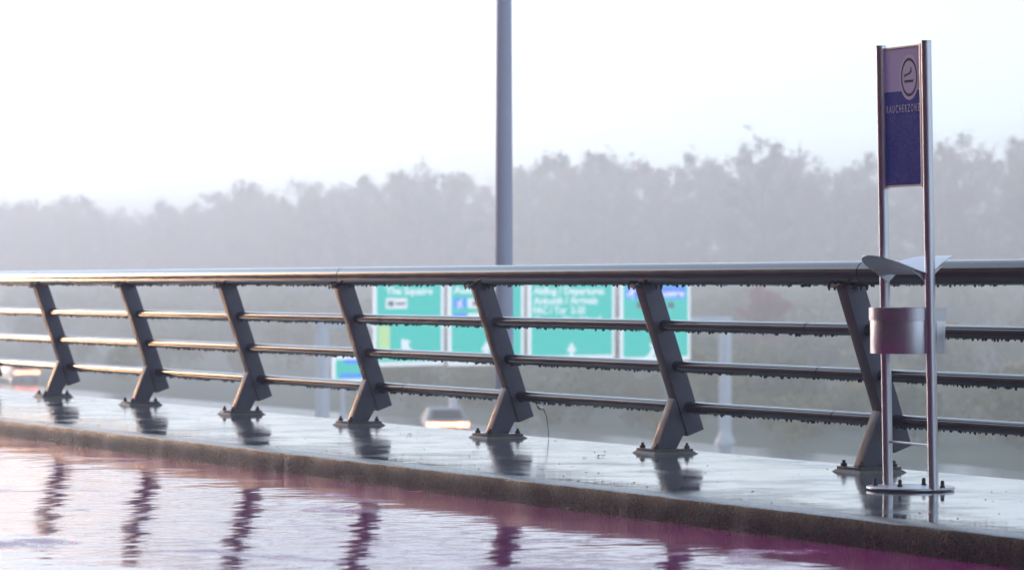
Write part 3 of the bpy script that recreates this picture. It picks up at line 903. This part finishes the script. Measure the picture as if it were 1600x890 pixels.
TOP = [(-400, 320), (0, 305), (60, 308), (110, 300), (180, 322), (250, 310), (320, 312), (360, 283), (400, 282), (440, 296), (500, 272), (560, 270), (600, 276), (632, 256),
       (670, 272), (705, 260), (740, 268), (770, 276), (815, 250), (860, 238), (905, 240), (940, 234), (1000, 243), (1050, 238), (1085, 230), (1130, 244), (1165, 232), (1192, 208),
       (1230, 220), (1280, 240), (1305, 252), (1340, 232), (1385, 222), (1430, 214), (1470, 204), (1520, 203), (1560, 222), (1590, 208), (2200, 190)]
def ytop(x):
    for (a, ya), (b_, yb) in zip(TOP, TOP[1:]):
        if a <= x <= b_:
            return ya + (yb - ya) * (x - a) / (b_ - a)
    return 300
GROUP = 'trees of the misty wood'
rt = random.Random(21)
def col_depth(X, Y):
    d = X * S_ + Y * C_; l = X * C_ - Y * S_
    return 800 + F_PX * l / d, d
def put_tree(X, Y, yt, v, label, rz=None, group=GROUP, hscale=None):
    xx, d = col_depth(X, Y)
    H = (444 - yt) / F_PX * d + ZC - LOW
    tm, cm, h0 = v
    o = empty('autumn_tree', (X, Y, LOW - 0.05), rt.uniform(0, 6.28) if rz is None else rz)
    s = H / h0 if hscale is None else hscale
    w_ = s * rt.uniform(0.9, 1.12)
    o.scale = (w_, w_, s)
    link('trunk', tm, o); link('crown', cm, o)
    tag(o, label, 'tree', group)
    return o
WK = 1.95                     # the wood stands far back, its tall trees fading into the mist
Y = 128.0 * WK; i = 0
while Y < 520 * WK:
    X = 130 * WK + rt.uniform(-8, 9)
    xx, d = col_depth(X, Y)
    yt = ytop(min(2200, max(-400, xx))) + rt.uniform(-2, 13)
    lab = 'fog-greyed autumn tree in the front of the misty wood'
    put_tree(X, Y, yt, VAR[(i * 5 + i // 3) % 6], lab)
    Y += WK * rt.uniform(3.2, 4.8) * (1.0 + (Y / WK - 180) / 700); i += 1
# trees one can pick out
for (px, d, yt, v, lab) in ((1192, 236, 210, 5, 'thin tall bare-topped tree standing highest left of the blue sign'),
                            (632, 306, 253, 2, 'slender tree poking above the misty wood left of the lamp post'),
                            (360, 350, 281, 3, 'rounded misty tree where the treeline steps up on the left'),
                            (940, 268, 231, 0, 'broad tree with ragged top just right of the lamp post')):
    x, y = place(px, d * WK)
    put_tree(x, y, yt, VAR[v], lab, group=None)
x, y = place(1198, 240)
o = put_tree(x, y, 472, RUS, 'small red-leaved tree behind the railing left of the smoking stand', group=None)
# the depth of the wood, one mass behind the front trees
mass_t, mass_c = MB(), MB()
import numpy as np
def mesh_np(me):
    n = len(me.vertices); co = np.empty(n * 3); me.vertices.foreach_get('co', co)
    return co.reshape(-1, 3)
def mass(name, items, m, z0=LOW):
    V = []; Fc = []; off = 0
    for (me, X, Y, rz, s, sz) in items:
        co = mesh_np(me)
        c, s_ = math.cos(rz), math.sin(rz)
        P = np.column_stack((X + s * (co[:, 0] * c - co[:, 1] * s_), Y + s * (co[:, 0] * s_ + co[:, 1] * c), z0 + sz * co[:, 2]))
        V.append(P)
        q = np.empty(len(me.polygons) * 4, dtype=np.int32)
        me.polygons.foreach_get('vertices', q)
        Fc.append(q + off); off += len(P)
    V = np.concatenate(V); Q = np.concatenate(Fc)
    me = bpy.data.meshes.new(name)
    me.vertices.add(len(V)); me.vertices.foreach_set('co', V.ravel())
    me.loops.add(len(Q)); me.loops.foreach_set('vertex_index', Q)
    nf = len(Q) // 4
    me.polygons.add(nf)
    me.polygons.foreach_set('loop_start', np.arange(0, nf * 4, 4, dtype=np.int32))
    me.polygons.foreach_set('loop_total', np.full(nf, 4, dtype=np.int32))
    me.update(); me.validate()
    me.materials.append(MATS[m])
    return link(name, me)
items = []
for row, X0 in enumerate((138 * WK, 147 * WK, 158 * WK)):
    Y = 130.0 * WK + row * 3
    while Y < 540 * WK:
        X = X0 + rt.uniform(-3, 3)
        xx, d = col_depth(X, Y)
        yt = ytop(min(2200, max(-400, xx))) + rt.uniform(4, 30)
        H = (444 - yt) / F_PX * d + ZC - LOW
        v = VAR[rt.randrange(6)]
        items.append((v[1], X, Y, rt.uniform(0, 6.28), H / v[2] * 1.1, H / v[2]))
        Y += WK * rt.uniform(6.5, 9.0)
o = mass('distant_wood', items, 'autumn_leaves')
tag(o, 'pale misty autumn wood massed behind the front trees', 'wood', kind='stuff')

# undergrowth and scrub between the lower road and the wood
def shrub_mesh(seed):
    rr = random.Random(seed); vs = []; fs = []
    lobes = [(rr.gauss(0, 0.55), rr.gauss(0, 0.55), rr.uniform(0.5, 1.6), rr.uniform(0.5, 0.9)) for _ in range(9)]
    for _ in range(700):
        lx_, ly_, lz_, lr = rr.choice(lobes)
        g = Vector((rr.gauss(0, 1), rr.gauss(0, 1), rr.gauss(0, 1))).normalized() * lr * rr.uniform(0.55, 1.05)
        c = Vector((lx_, ly_, lz_)) + g
        c.z = max(0.05, c.z)
        s = rr.uniform(0.06, 0.14)
        u = Vector((rr.gauss(0, 1), rr.gauss(0, 1), rr.gauss(0, 1))).normalized()
        w_ = u.cross(Vector((rr.gauss(0, 1), rr.gauss(0, 1), rr.gauss(0, 1)))).normalized()
        k = len(vs)
        vs += [c - u * s * 1.3, c + w_ * s * 0.8, c + u * s * 1.3, c - w_ * s * 0.8]
        fs.append((k, k + 1, k + 2, k + 3))
    b = MB(); b.add(vs, fs)
    return b.mesh('shrub', 'shrub_leaves', smooth=False)
SH = [shrub_mesh(70 + k) for k in range(5)]
items = []
for _ in range(620):
    X = 72.5 + 172 * (rt.random() ** 1.15); Y = rt.uniform(0.9, 2.9) * X + 20
    if Y > 2.1 * X and X < 120 and rt.random() < 0.8:
        continue
    s = rt.uniform(0.6, 1.1) * (1 + (X - 72) / 55)
    items.append((rt.choice(SH), X, Y, rt.uniform(0, 6.28), s, s * rt.uniform(0.85, 1.3)))
o = mass('undergrowth', items, 'shrub_leaves', LOW - 0.05)
tag(o, 'green and ochre scrub on the verge below the misty wood', 'undergrowth', kind='stuff')

# ------------------------------------------------------------------ the mist
def b_haze():
    m = bpy.data.materials.new('mist'); m.use_nodes = True
    nt = m.node_tree; nt.nodes.clear()
    v = nt.nodes.new('ShaderNodeVolumePrincipled'); out = nt.nodes.new('ShaderNodeOutputMaterial')
    v.inputs['Color'].default_value = (0.95, 0.965, 1.0, 1)
    v.inputs['Density'].default_value = 0.0029
    v.inputs['Anisotropy'].default_value = 0.38
    nt.links.new(v.outputs[0], out.inputs['Volume'])
    MATS['mist'] = m
b_haze()
tag(MB().box(-1200, 1200, -1200, 1200, LOW - 1.0, 18.5).build('haze', 'mist', smooth=False), 'pale even mist filling the air over the whole place', 'mist', kind='stuff')
